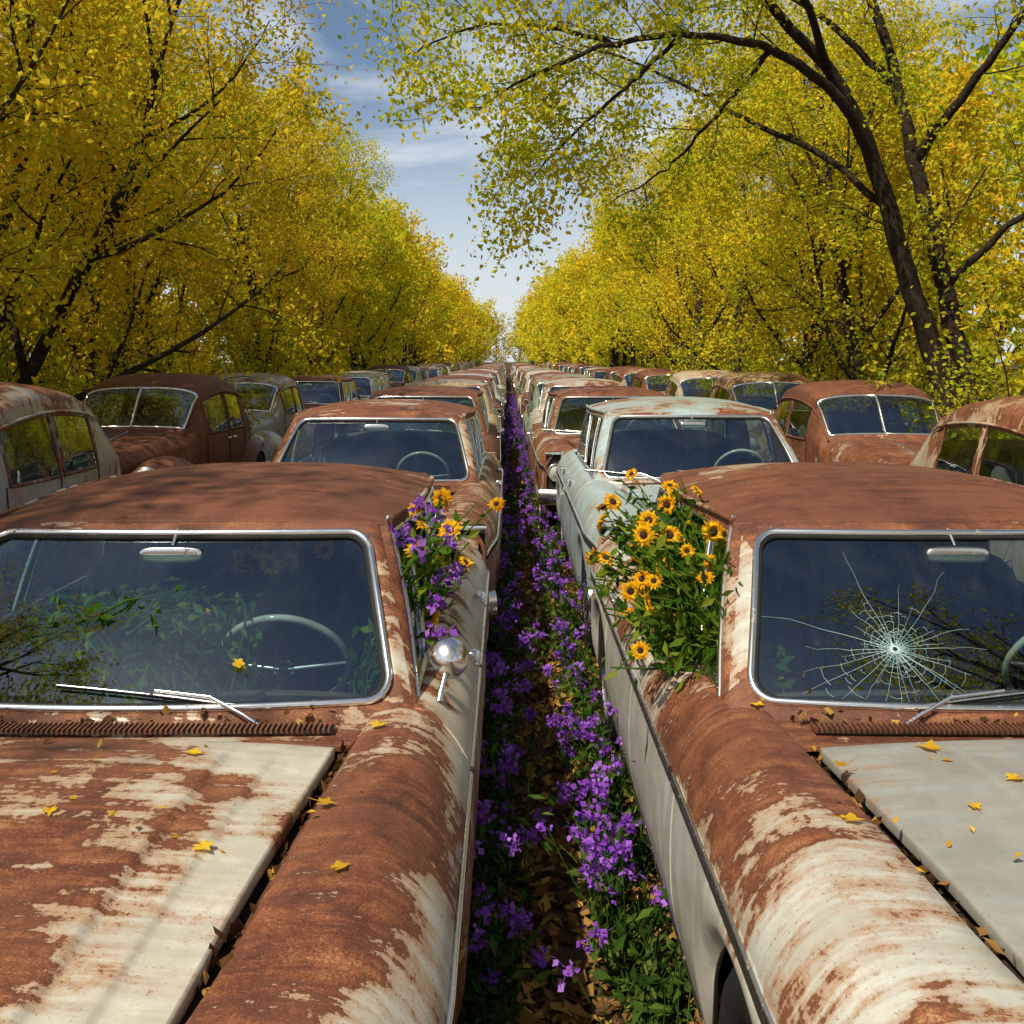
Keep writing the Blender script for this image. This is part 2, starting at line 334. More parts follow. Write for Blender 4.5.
    uu3=np.linspace(-.93,.93,40)[:,None]; pb=W(uu3[:,0],-.065); pf=np.stack([uu3[:,0]*.70,np.full(40,-.212),.930+.016*(1-(uu3[:,0])**2)],-1)
    panel(mb,np.stack([lerp(pf,pb,t) for t in(0,.33,.66,1)],1),0,.60,.015,.05,.004)
    for xx in np.arange(-.60,.601,.0135):
        z=.946+.016*(1-(xx/.7)**2); yb=-.165+.05*(xx/.7)**2
        box(mb,(xx,yb,z-.002),(.0055,.062-.02*abs(xx),.012),0,.95)
        box(mb,(xx+.0067,yb,z-.0055),(.0065,.060-.02*abs(xx),.006),3)
    yy=np.linspace(2.62,3.09,8)[:,None];X=np.linspace(-.64,.64,12)[None];P=np.stack(np.broadcast_arrays(X,yy,.955-.04*sm(2.5,3.1,yy)-.02*(X/.64)**2),-1);panel(mb,P,0,.5)
    P=np.stack([np.stack([A(x,y,.955-.01*(x/.8)**2) for x in np.linspace(-.8,.8,8)]) for y in(2.42,2.5,2.61)]);grid(mb,P,0,.5)
    for yy,sg in((3.1,1),(-1.5,-1)):
        P=np.stack([np.stack([A(x,yy-(sg*.03)*(abs(x)/.9)**3,z) for z in(.25,.5,.7,.9)]) for x in np.linspace(-.89,.89,12)]);grid(mb,P,0 if sg>0 else 3,.6)
        X=np.linspace(-.95,.95,20); tube(mb,np.c_[X,yy+sg*(.10-.09*np.abs(X/.95)**4),.46+0*X],.085,10,1,flat=.5)
    for z in np.linspace(.57,.83,7): X=np.linspace(-.52,.52,6); tube(mb,np.c_[X,-1.52+0*X,z+0*X],.009,5,1)
    tube(mb,A((-.9,-1.51,.885),(.0,-1.53,.895),(.9,-1.51,.885)),.014,6,1)
    for s in(1,-1):
        for xx in(.60,.79):
            lathe(mb,[(.088,-.02),(.088,.03),(.078,.036),(.07,.015)],(s*xx,-1.5,.70),(0,-1,0),24,1); lathe(mb,[(.07,.015),(.05,.032),(.02,.04),(.001,.041)],(s*xx,-1.5,.70),(0,-1,0),20,5)
    box(mb,(0,.75,.25),(1.7,4.3,.04),3); box(mb,(0,.02,.6),(1.5,.03,.6),3); box(mb,(0,2.38,.62),(1.5,.03,.6),3)
    rbox(mb,(0,.13,.83),(1.42,.30,.20),4,e=.35); rbox(mb,(0,.06,.925),(1.40,.22,.03),3,e=.4)
    for y in(.95,1.85):
        rbox(mb,(0,y,.50),(1.36,.56,.22),4,e=.35); R=np.array(Matrix.Rotation(math.radians(-14),3,'X'))
        rbox(mb,(0,y+.33,.84),(1.36,.17,.66),4,e=.4,rot=R)
        for xx in np.arange(-.6,.61,.075): tube(mb,A((xx,y+.19,.62),(xx,y+.235,.85),(xx,y+.30,1.10)),.012,5,4)
    cw=A(.36,.36,.975); ax=nz(A(0,.78,.5)); uq=A(1,0,0); wq=np.cross(ax,uq); a=np.arange(36)/36*2*PI
    ring=cw+.2*(np.cos(a)[:,None]*uq+np.sin(a)[:,None]*wq); tube(mb,ring,.011,7,5,closed=True,ref=ax)
    tube(mb,np.stack([cw+uq*.2,cw-ax*.03,cw-uq*.2]),.009,6,1); lathe(mb,[(.035,0),(.03,.015),(.001,.02)],cw-ax*.03,ax,14,1); tube(mb,np.stack([cw-ax*.03,cw-ax*.28]),.018,8,3)
    rbox(mb,(0,.36,1.315),(.21,.02,.055),3,e=.5,nu=8,nv=8); rbox(mb,(0,.352,1.315),(.20,.012,.05),1,e=.5,nu=8,nv=8); tube(mb,A((0,.37,1.34),(0,.42,1.385)),.006,5,1)
    dr=-1 if kind!='R' else 1
    for xp in((.40,-.28) if dr<0 else (-.36,.30)):
        u0=xp/.74; piv=W(u0,-.10)+A(0,-.015,.012)
        lathe(mb,[(.018,-.01),(.018,.01),(.012,.018),(.001,.02)],piv,(0,-.3,1),14,1)
        ue=u0+dr*.42; mid=W((u0+ue)/2,.045)+N_*.03; end=W(ue,.085)+N_*.022
        tube(mb,np.stack([piv,lerp(piv,mid,.4)+N_*.012,mid,end]),[.009,.0075,.006,.005],6,1,flat=.6)
        t=np.linspace(0,1,10); b0,b1=u0+dr*.10,u0+dr*.80
        tube(mb,W(lerp(b0,b1,t),lerp(.015,.11,t)+.01*np.sin(PI*t))+N_*.014,.006,5,3,flat=.5); tube(mb,W(lerp(b0,b1,t),lerp(.015,.11,t)+.01*np.sin(PI*t))+N_*.02,.0035,4,1)
    if kind=='L':
        c=A(.885,.20,1.035); tube(mb,A((.862,.13,.93),(.868,.15,.965),(.882,.185,1.02)),[.014,.008,.008],8,1)
        lathe(mb,[(.001,.05),(.02,.047),(.045,.028),(.060,.006),(.062,-.006),(.058,-.009)],c,(.25,-1,.08),28,1); lathe(mb,[(.058,-.008),(.001,-.008)],c,(.25,-1,.08),28,3)
    if kind=='R':
        r2=np.random.default_rng(5); cu,cv=-.43,.29; nr=34; an=np.sort((np.arange(nr)+r2.uniform(-.4,.4,nr))/nr*2*PI)
        def C(r,a): return W(cu+r*np.cos(a)/.71,cv+r*np.sin(a)/.65)+N_*.0035
        Ls=r2.uniform(.08,.28,nr); Ls[::5]+=.14
        for k in range(nr):
            rr_=np.linspace(.008,Ls[k],9); aa=an[k]+np.cumsum(r2.normal(0,.018,9)); p=C(rr_,aa)
            tube(mb,p,np.linspace(.0010,.0003,9),3,6,cap=False)
        for rad in(.018,.027,.038,.052,.07,.09,.115,.145,.18,.22):
            for k in range(nr):
                k2=(k+1)%nr
                if rad<min(Ls[k],Ls[k2])*1.1 and r2.random()<.92-rad*2.0:
                    a0=an[k];a1=an[k2]+(2*PI if k2==0 else 0); t=np.linspace(0,1,3); tube(mb,C(rad*(1+r2.uniform(-.1,.1))+.004*np.sin(PI*t),lerp(a0,a1,t)),.0006,3,6,cap=False)
        lathe(mb,[(.006,.0),(.009,.003),(.014,.001),(.016,.0)],C(0,0),N_,14,6); lathe(mb,[(.006,.0035),(.001,.0035)],C(0,0),N_,12,3)
        for _ in range(110):
            r0=abs(r2.normal(0,.028))+.008; a0=r2.uniform(0,2*PI); p=C(np.array([r0,r0+.012]),np.array([a0,a0+r2.normal(0,.3)])); tube(mb,p,.0005,3,6,cap=False)
    return mb.mesh('sedan_mesh_'+kind,CM if kind!='G' else CMF)

# ------------------------------------------------------------------ 1940s rounded sedan
def oldsedan():
    mb=MB()
    ky=[-1.45,-1.38,-1.15,-.6,-.05,.0,.10,.28,.42,.52,.9,1.3,1.7,2.0,2.3,2.6,2.8,2.93]
    kz=[.62,.84,.95,1.03,1.08,1.09,1.20,1.44,1.56,1.61,1.69,1.69,1.63,1.53,1.35,1.08,.85,.60]
    kw=[.20,.30,.38,.50,.62,.64,.66,.68,.70,.715,.75,.76,.75,.73,.69,.62,.54,.44]
    ys=np.array([-1.45,-1.42,-1.38,-1.3,-1.15,-.95,-.75,-.5,-.25,-.05,.0,.04,.10,.16,.22,.28,.34,.39,.43,.5,.6,.72,.85,.98,1.06,1.12,1.25,1.4,1.55,1.68,1.76,1.9,2.0,2.1,2.2,2.3,2.4,2.5,2.6,2.7,2.8,2.87,2.93])
    cs=lambda k:np.interp(ys,ky,k)
    zt=cs(kz);w=cs(kw)
    zt2=zt.copy(); zt2[1:-1]=(zt[:-2]+2*zt[1:-1]+zt[2:])/4; keep=(ys>-.06)&(ys<.45); zt=np.where(keep,zt,zt2)
    belt=np.minimum(1.04,zt-.14*np.minimum(1,zt)); sh=belt+(zt-belt)*.80
    rows=[]
    for i,y in enumerate(ys):
        p=[]
        for k in range(6): t=k/5; p.append((w[i]*(1.02-.06*(1-t)**2+.03*math.sin(PI*t)),lerp(.32,belt[i],t)))
        for k in range(1,6): t=k/5; p.append((w[i]*lerp(1.02,.86,t**1.3),lerp(belt[i],sh[i],t)))
        for k in range(1,9): t=k/8; a=t*PI/2; p.append((w[i]*.86*(math.cos(a)**.8 if t<1 else 0),sh[i]+(zt[i]-sh[i])*math.sin(a)**.9))
        rows.append([(x,y,z) for x,z in p])
    P=np.array(rows); nk=P.shape[1]
    F=grid_faces(len(ys),nk); yi=F[:,0]//nk; kk=F[:,0]%nk
    yc=(ys[yi]+ys[np.minimum(yi+1,len(ys)-1)])/2
    mat=np.zeros(len(F),int)
    wside=(kk>=5)&(kk<9)&(((yc>.43)&(yc<1.06))|((yc>1.12)&(yc<1.76)))
    wsh=(yc>.04)&(yc<.39)&(kk>=10)&(kk<18); rw=(yc>2.0)&(yc<2.4)&(kk>=13)
    mat[wside|wsh|rw]=2
    for s in(1,-1):
        mb.add(mir(P,s).reshape(-1,3),F,mat,np.repeat(.5+.2*sm(1.0,1.6,P[...,2]).ravel(),1))
        def rowi(y): return int(np.argmin(abs(ys-y)))
        def fr(y0,y1,k0,k1,r=.013,m=1):
            a,b=rowi(y0),rowi(y1); lp=[P[i,k0] for i in range(a,b+1)]+[P[b,k] for k in range(k0+1,k1+1)]+[P[i,k1] for i in range(b-1,a-1,-1)]+[P[a,k] for k in range(k1-1,k0,-1)]
            tube(mb,mir(np.array(lp),s),r,5,m,.8,closed=True)
        fr(.43,1.06,5,9,.014,0);fr(1.12,1.76,5,9,.014,0);fr(.04,.39,10,18,.016,1)
        tube(mb,mir(P[10:33,9]+A(.012,0,.02),s),.011,5,0,.6)
        for yq in(.40,1.09,1.80):
            i=rowi(yq); tube(mb,mir(P[i,0:6]+A(.003,0,0),s),.005,4,3)
        def fender(y0,y1,ztop,xo,xw,v):
            n=26;t=np.linspace(0,1,n)[:,None];a=np.linspace(-.1,PI+.1,18)[None]
            prof=np.sin(PI*t**.62)**.55 if y0<0 else np.sin(PI*t**.8)**.6
            X=xo+xw*np.cos(a)*np.clip(prof*1.1,0.02,1); Z=.30+(ztop-.30)*prof*np.clip(np.sin(a),0,1)**.55+0*a; Y=lerp(y0,y1,t)+0*a
            for yw in(-.85,2.15):
                d=.37**2-(Y-yw)**2; zz=.33+np.sqrt(np.maximum(d,0)); out=(np.cos(a)>.75)&(d>0); Z=np.where(out,np.maximum(Z,zz),Z)
            Q=np.stack([X,Y,Z],-1); grid(mb,mir(Q,s),0,v)
        fender(-1.5,.55,.90,.62,.28,.55); fender(1.45,2.95,.86,.66,.22,.55)
        lathe(mb,[(.10,-.04),(.105,.02),(.09,.03)],(s*.66,-1.40,.76),(0,-1,.05),20,1); lathe(mb,[(.09,.025),(.06,.045),(.001,.06)],(s*.66,-1.40,.76),(0,-1,.05),20,5)
        for y in(-.85,2.15): wheel(mb,(s*.78,y,.34),.34,.17)
        box(mb,(s*.78,.98,.32),(.22,1.0,.04),0,.8)
        for y in(.98,1.2): rbox(mb,(s*.80,y,.95),(.03,.13,.025),1,e=.5,nu=6,nv=6)
    tube(mb,np.array([P[i,-1] for i in range(11,18)])+A(0,-.005,.005),.014,5,1)
    tube(mb,np.array([P[i,-1] for i in range(2,10)])+A(0,0,.004),.012,5,1)
    for z in np.linspace(.45,.80,8): X=np.linspace(-.3,.3,7); tube(mb,np.c_[X,-1.47+.5*X*X,z+0*X],.010,5,1)
    for yy,sg in((3.02,1),(-1.58,-1)): X=np.linspace(-.85,.85,16); tube(mb,np.c_[X,yy-sg*.12*np.abs(X/.85)**3,.46+0*X],.06,8,1,flat=.5)
    box(mb,(0,.7,.33),(1.4,4.0,.04),3); box(mb,(0,.0,.7),(1.2,.03,.6),3)
    rbox(mb,(0,.2,.98),(1.2,.25,.16),4,e=.4)
    for y in(.85,1.7): rbox(mb,(0,y,.6),(1.25,.5,.25),4,e=.4); rbox(mb,(0,y+.3,.92),(1.25,.17,.6),4,e=.4)
    a=np.arange(24)/24*2*PI; tube(mb,A(.33,.42,1.1)+.2*(np.cos(a)[:,None]*A(1,0,0)+np.sin(a)[:,None]*A(0,.5,-.8)),.012,6,3,closed=True)
    return mb.mesh('rounded_sedan_mesh',CMF)

mL,mR,mG,mO=sedan('L'),sedan('R'),sedan('G'),oldsedan()
XL,XR,Y0=-1.06,1.42,2.8
obj('rusty_sedan_car',mL,(XL,Y0,0),color=(.64,.61,.52,.5))
obj('rusty_sedan_car',mR,(XR,Y0,0),color=(.60,.60,.55,.5))
cols=[(.55,.50,.38),(.42,.50,.50),(.58,.54,.45),(.16,.28,.33),(.48,.36,.18),(.33,.36,.34),(.62,.60,.54),(.30,.15,.09),(.22,.30,.22)]
rc=np.random.default_rng(3)
for k in range(22):
    y=7.4+4.66*k
    for s in(-1,1):
        c=cols[rc.integers(len(cols))]; al=rc.choice([.2,.3,.5,.75]); old=rc.random()<.35
        if k==0: c,al=((.55,.48,.36),.55) if s<0 else ((.40,.52,.54),.26)
        if k==1: al=.85 if s<0 else .6
        if k>=2 and old: obj('rusty_rounded_sedan_car',mO,((-1.05 if s<0 else 1.31)+rc.normal(0,.03),y,0),rc.normal(0,.012),(1.03,1,.95+rc.normal(0,.015)),(*c,al))
        else: obj('rusty_sedan_car',mG,((-1.02 if s<0 else 1.36)+rc.normal(0,.025)-(.03 if k else 0),y+rc.normal(0,.06),0),rc.normal(0,.010),(1+rc.normal(0,.015),1,(1.09 if k==0 else 1.07)+rc.normal(0,.01)),(*c,al))
for k in range(23):
    y=6.3+4.55*k
    for s in(-1,1):
        c=cols[rc.integers(len(cols))]; al=rc.choice([.25,.4,.6,.8]); new=rc.random()<.3
        if k==0: c,al=((.36,.38,.36),.40) if s<0 else ((.58,.48,.36),.40)
        if k==1: al=.85 if s<0 else .72
        if k==2: al=.3
        if k>=3 and new: obj('rusty_sedan_car',mG,(s*4.1+rc.normal(0,.08),y,0),rc.normal(0,.03),(1,1,1.08),(*c,al))
        else: obj('rusty_rounded_sedan_car',mO,(s*4.1+rc.normal(0,.08),y+(.0 if s<0 else -.2)+rc.normal(0,.1),0),rc.normal(0,.035),(1.05,1,1.03+rc.normal(0,.02)),(*c,al))

# ------------------------------------------------------------------ trees
def walk(p,d,L,n,wob,up):
    pts=[np.array(p,float)];d=nz(np.array(d,float))
    for i in range(n): d=nz(d+rng.normal(0,wob,3)+A(0,0,up)); pts.append(pts[-1]+d*L/n)
    return np.array(pts)
def at(P,t):
    f=t*(len(P)-1);i=min(int(f),len(P)-2);return lerp(P[i],P[i+1],f-i),nz(P[i+1]-P[i])
def perp(d,ang,az):
    u=nz(np.cross(d,A(.13,.2,1)));w=np.cross(d,u); return nz(d*math.cos(ang)+(u*math.cos(az)+w*math.sin(az))*math.sin(ang))
def foliage_on(mb,limb,r,L,nb,nt,nl,spread,size,pts_acc,tl=.75,t0=.22,twig=True):
    az=rng.uniform(0,6.28)
    for i in range(nb):
        t=lerp(t0,1.,(i+.5*rng.random()+.3)/nb); t=min(t,.99); p,d=at(limb,t); az+=2.4
        bl=L*(1.05-.45*t)*rng.uniform(.7,1.2); b=walk(p,perp(d,rng.uniform(.6,1.1),az),bl,6,.13,.04)
        br=r*(1-.65*t)*.45; tube(mb,b,np.linspace(br,br*.25,7),4,0,cap=False)
        for j in range(nt):
            tt=lerp(.25,1.,(j+rng.random())/nt); q,e=at(b,min(tt,.99)); tw=walk(q,perp(e,rng.uniform(.4,1.1),rng.uniform(0,6.28)),tl*rng.uniform(.6,1.3),4,.18,-.02)
            if twig: tube(mb,tw,np.linspace(br*.3+.003,.003,5),3,0,cap=False)
            n=int(nl*rng.uniform(.4,1.5)); k=rng.random(n)**.7*4; i0=np.minimum(k.astype(int),3); f=(k-i0)[:,None]
            pts_acc.append((tw[i0]*(1-f)+tw[i0+1]*f+rng.normal(0,spread,(n,3)),rng.random()))
def fin_leaves(mb,acc,size,mat=1):
    P=np.concatenate([a for a,_ in acc]); T=np.concatenate([np.clip(t*.55+.45*rng.random(len(a)),0,1) for a,t in acc]); leaves(mb,P,size,mat,T)
def tree_mesh(H,nl,r0=.17,lean=(0,0),nlimb=11,low=.10,size=.085,far=False,name='tree_mesh'):
    mb=MB();acc=[]
    stems=1+(rng.random()<.5)
    for s_ in range(stems):
        tr=walk((.15*s_,.1*s_,-.1),(lean[0]+rng.normal(0,.12),lean[1]+rng.normal(0,.12),1),H*.85,10,.07,.05); R=np.linspace(r0,r0*.2,11); R[0]*=1.35; tube(mb,tr,R/(1+.3*s_),8,0,cap=False)
        az=rng.uniform(0,6)
        for i in range(nlimb//stems+1):
            t=lerp(low,.97,(i+.5*rng.random())/(nlimb//stems+1)); p,d=at(tr,t); az+=2.4
            LL=H*.40*(1.15-.6*t)*rng.uniform(.75,1.15); dd=perp(d,rng.uniform(.6,1.05)*(1.1-.4*t),az); lr=r0*(1-.75*t)*.5
            lb=walk(p,dd,LL,8,.10,.07); tube(mb,lb,np.linspace(lr,lr*.25,9),5,0,cap=False)
            foliage_on(mb,lb,lr,LL*.42,6,5,nl,.15,size,acc,twig=not far)
    fin_leaves(mb,acc,size); return mb.mesh(name,[M_bark,M_yleaf])
def shrub_mesh(H,nl,size=.08):
    mb=MB();acc=[]
    for i in range(7):
        st=walk((rng.normal(0,.25),rng.normal(0,.25),0),(rng.normal(0,.35),rng.normal(0,.35),1),H*rng.uniform(.7,1.1),6,.1,.03); tube(mb,st,np.linspace(.025,.006,7),4,0,cap=False)
        foliage_on(mb,st,.025,H*.35,6,3,nl,.12,.08,acc,.4,.1)
    fin_leaves(mb,acc,size); return mb.mesh('shrub_mesh',[M_bark,M_yleaf])
T=[tree_mesh(9.8,66,.15,nlimb=14,size=.08),tree_mesh(9.,66,.13,nlimb=14,size=.08),tree_mesh(10.6,60,.16,nlimb=16,size=.08),tree_mesh(9.4,64,.14,(.1,0),nlimb=14,size=.08)]
TF=[tree_mesh(9.8,15,.15,nlimb=14,size=.19,far=True),tree_mesh(9.,16,.13,nlimb=14,size=.19,far=True),tree_mesh(10.4,14,.16,nlimb=15,size=.19,far=True)]
TV=[tree_mesh(9.8,5,.15,nlimb=14,size=.34,far=True),tree_mesh(10.2,5,.15,nlimb=14,size=.34,far=True)]
TS=[tree_mesh(9.8,18,.20,nlimb=10,low=.5,size=.10),tree_mesh(10.5,18,.20,nlimb=10,low=.5,size=.10)]
SH=[shrub_mesh(2.6,24),shrub_mesh(3.4,24)]
SF=[shrub_mesh(4.4,11,.17),shrub_mesh(3.8,12,.17)]
rt=np.random.default_rng(21)
def put(m,x,y,name,sc=1.,tint=None):
    if isinstance(m,list): m=m[rt.integers(len(m))]
    t=tint if tint is not None else (rt.uniform(.8,1.05),rt.uniform(.85,1.05),rt.uniform(.8,1.1)); s=sc*rt.uniform(.9,1.12)
    obj(name,m,(x,y,0),rt.uniform(0,6.28),(s,s,s*rt.uniform(.94,1.08)),(*t,1))
for s in(-1,1):
    y=8.8 if s<0 else 17.
    while y<180:
        tint=(rt.uniform(.90,1.09),rt.uniform(.90,1.10),.95) if s<0 else (rt.uniform(1.,1.12),rt.uniform(1.,1.14),1.)
        put(TV if y>85 else TF if y>36 else T,s*((6.9 if s<0 else 6.2)+rt.normal(0,.35)-min(y,150)*.006),y,'autumn_tree',1.0,tint); y+=3.6+rt.uniform(0,1.4)+ (y>80)*1.8
    y=10.
    while y<70:
        put(TF if y>22 else T,s*(10.6+rt.normal(0,.7)),y,'autumn_tree',1.1); y+=5.2+rt.uniform(0,2)
    y=12.
    while y<45:
        put(TV,s*(15.5+rt.normal(0,1.)),y,'autumn_tree',1.15); y+=5.5+rt.uniform(0,2)
    y=6.
    while y<40:
        put(SH,s*(6.3+rt.normal(0,.3)),y+rt.normal(0,.5),'autumn_shrub',.8,(.75,.85,.8)); y+=2.4
    y=14.
    while y<150:
        put(SF,s*(8.6+rt.normal(0,.5)),y+rt.normal(0,.5),'autumn_shrub',1.0,(.9,.9,.8)); y+=3.2+y*.03
for x,y in((-4.8,-2.2),(-7.6,1.6),(-1.2,-5.0),(-7.8,5.),(5.,1.2)): put(TS,x,y,'autumn_tree',1.)  # unseen trees, thin crowns added to dapple the front cars and feed glass reflections
for x,y in((5.5,-9.),(10,3.)): put(TV,x,y,'autumn_tree',1.)
for x in np.linspace(-20,20,12): put(TV,x,182+rt.normal(0,3),'autumn_tree',1.1); put(SF,x+.8,176,'autumn_shrub',1.1)
mb=MB();acc=[]
def limb(pts,r0,r1,k=8):
    p=cr(pts,24); p[1:-1]+=rng.normal(0,.015,(22,3)); tube(mb,p,np.linspace(r0,r1,24),k,0,cap=False); return p
t1=limb([(6.35,14,-.1),(6.06,14,1.75),(5.57,13.9,3.05),(5.22,13.8,4.17),(4.9,13.6,4.9),(4.3,13.3,5.75),(3.5,13,6.45),(2.5,12.6,7.1)],.19,.045)
t2=limb([(6.9,14.4,-.1),(6.5,14.4,2.1),(6.22,14.4,3.33),(5.9,14.5,4.87),(5.6,14.6,6.3),(5.1,14.6,8.)],.18,.055)
b1=limb([(5.05,13.7,4.55),(4.4,13.2,5.35),(3.4,12.8,5.9),(2.2,12.5,6.0),(1.2,12.2,5.75),(.3,12.,5.35),(-.35,11.9,4.9)],.085,.012)
b2=limb([(5.9,14.5,4.8),(6.4,13.6,5.8),(7.,12.8,6.8),(7.6,12,7.6)],.08,.02)
b3=limb([(5.3,13.8,4.0),(4.6,14.6,4.9),(3.6,15.2,5.6),(2.4,15.6,6.4),(1.2,15.8,6.9)],.06,.015)
b4=limb([(4.3,13.3,5.75),(3.6,12.4,6.6),(2.6,11.6,7.3),(1.2,11,7.6),(-.2,10.8,7.3)],.06,.015)
b5=limb([(6.3,14.4,3.),(7.1,13.6,4.),(8.,13,5.),(8.8,12.6,5.6)],.06,.015)
b6=limb([(5.6,14.6,6.),(4.4,14.8,7.2),(3.,15,8.),(1.5,15.2,8.6)],.06,.015)
b7=limb([(2.2,12.5,6.),(1.5,12.8,5.4),(.8,13.,4.8),(.2,13.2,4.2)],.035,.01)
b8=limb([(1.4,12.3,5.8),(.6,12.6,6.1),(-.4,12.8,6.2),(-1.3,13.,5.9)],.035,.01)
b9=limb([(3.4,12.8,5.9),(2.8,13.4,5.2),(2.2,14.,4.6),(1.5,14.4,4.2)],.035,.01)
for p,r,nb,nl in((t1,.06,6,45),(t2,.06,6,45),(b1,.04,16,64),(b2,.04,8,50),(b3,.04,13,68),(b4,.04,14,68),(b5,.04,8,50),(b6,.04,13,64),(b7,.03,10,62),(b8,.03,7,50),(b9,.03,8,60)):
    foliage_on(mb,p,r,1.35,nb,5,nl,.14,.085,acc,.7,.3)
fin_leaves(mb,acc,.08)
obj('arching_tree',mb.mesh('arching_tree',[M_bark,M_yleaf]),color=(.84,.97,.8,1))

# ------------------------------------------------------------------ ground & low plants
N=NT('leafy_soil'); g=N.n('ShaderNodeTexCoord').outputs['Object']
n1=N.noise(g,1.2,6,.65);n2=N.noise(g,14.,6,.7)
c=N.mix(N.mr(n2,.35,.65),(.04,.028,.016),(.11,.072,.04)); c=N.mix(N.mr(n1,.45,.65,0.,.6),c,(.13,.08,.035)); c=N.mix(N.math('MULTIPLY',N.mr(n1,.55,.35),.3),c,(.03,.05,.012))
bp=N.n('ShaderNodeBump',{'Strength':.8,'Distance':.03,'Height':n2}).outputs[0]
mg=N.out(N.n('ShaderNodeBsdfPrincipled',{'Base Color':c,'Roughness':.95,'Normal':bp,'Specular IOR Level':.1}).outputs[0])
mb=MB(); mb.add([(-500,-200,0),(500,-200,0),(500,900,0),(-500,900,0)],[[0,1,2,3]],0); obj('ground',mb.mesh('ground',[mg]))
mb=MB()
n=22000; P=np.c_[rng.uniform(-.35,.75,n),2.4+rng.random(n)**1.6*28,rng.uniform(.003,.03,n)]; leaves(mb,P,.055,0,rng.random(n)**.9,up=3.,wid=.36)
n=10000; P=np.c_[rng.uniform(-9,9,n),rng.uniform(2,40,n),rng.uniform(.003,.03,n)]; leaves(mb,P,.08,0,rng.random(n),up=3.,wid=.36)
obj('leaf_litter',mb.mesh('leaf_litter',[M_litter]))
def aisle(y): return .18
def plants(xy,hs,flower,mb,nleaf=26,headn=1.,spr=.22):
    for (x,y),h in zip(xy,hs):
        for k in range(rng.integers(2,5)):
            st=walk((x+rng.normal(0,.02),y+rng.normal(0,.03),0),(rng.normal(0,spr),rng.normal(0,spr),1),h*rng.uniform(.7,1.1),5,.12,.02)
            tube(mb,st,np.linspace(.0035,.0018,6),3,0,.3,cap=False)
            n=int(nleaf*rng.uniform(.6,1.3)); t=rng.random(n)*5*.9; i0=t.astype(int); f=(t-i0)[:,None]
            leaves(mb,st[i0]*(1-f)+st[i0+1]*f+rng.normal(0,.012,(n,3)),.055,0,up=.8,wid=.2)
            if flower and rng.random()<headn:
                for c in range(rng.integers(1,3)):
                    q=st[-1-c]+rng.normal(0,.012,3); m=rng.integers(12,26); leaves(mb,q+rng.normal(0,.012,(m,3)),.023,1,rng.random()*.5+.5*rng.random(m),up=.8,wid=.42)
mb=MB(); xy=[];hs=[]
for i in range(330):
    y=2.95+rng.random()**1.45*40
    e=(.25*rng.uniform(.55,1.) if rng.random()<.5 else -.25*rng.uniform(.55,1.)) if y<9 else rng.choice([-1,1])*rng.uniform(.08,.22)
    xy.append((aisle(y)+e+rng.normal(0,.02),y)); hs.append(rng.uniform(.2,.62))
plants(xy,hs,True,mb,12,.70); obj('purple_wildflowers',mb.mesh('purple_wildflowers',[M_weed,M_purple]))
mb=MB(); xy=[];hs=[]
for i in range(280):
    y=2.5+rng.random()**1.5*30; xy.append((aisle(y)+rng.choice([-1,1])*.30*rng.uniform(.7,1.1),y)); hs.append(rng.uniform(.06,.25))
plants(xy,hs,False,mb,24)
for i in range(900):
    y=2.5+rng.random()**1.5*25; x=aisle(y)+rng.choice([-1,1])*rng.uniform(.13,.32); a=rng.uniform(0,6.28)
    p=walk((x,y,0),(math.cos(a)*.5,math.sin(a)*.5,1),rng.uniform(.10,.34),4,.1,-.12); tube(mb,p,[.003,.003,.0025,.002,.0005],3,0,rng.random(),cap=False)
obj('aisle_weeds',mb.mesh('aisle_weeds',[M_weed]))
mb=MB(); xy=[(s*(2.62+rng.normal(0,.15)),rng.uniform(5,40)) for s in(-1,1) for _ in range(170)]; plants(xy,rng.uniform(.4,1.0,len(xy)),False,mb,30)
xy=[(s*(5.6+abs(rng.normal(0,.7))),rng.uniform(5,40)) for s in(-1,1) for _ in range(220)]; plants(xy,rng.uniform(.5,1.3,len(xy)),False,mb,30)
obj('roadside_weeds',mb.mesh('roadside_weeds',[M_weed]))

# ------------------------------------------------------------------ yellow flowers spilling from the windows
def flower_head(mb,c,d,R):
    d=nz(d);u=nz(np.cross(d,A(.1,.2,1)));w=np.cross(d,u); n=rng.integers(11,15); a0=rng.random()*6
    for ring,(rr,dz) in enumerate(((1.,.0),(.85,.006))):
        for k in range(n):
            a=a0+ring*.2+k/n*2*PI+rng.normal(0,.06); e=u*math.cos(a)+w*math.sin(a); s=np.cross(d,e); L=R*rr*rng.uniform(.85,1.08); b=rng.normal(.0,.14)
            V=[c+e*R*.2,c+e*L*.6+s*R*.15+d*(.10*R+dz),c+e*L+d*(b*R),c+e*L*.6-s*R*.15+d*(.10*R+dz)]; mb.add(V,[[0,1,2,3]],1,rng.random(),False)
    lathe(mb,[(R*.31,0),(R*.30,R*.10),(R*.18,R*.2),(.001,R*.22)],c,d,12,2)
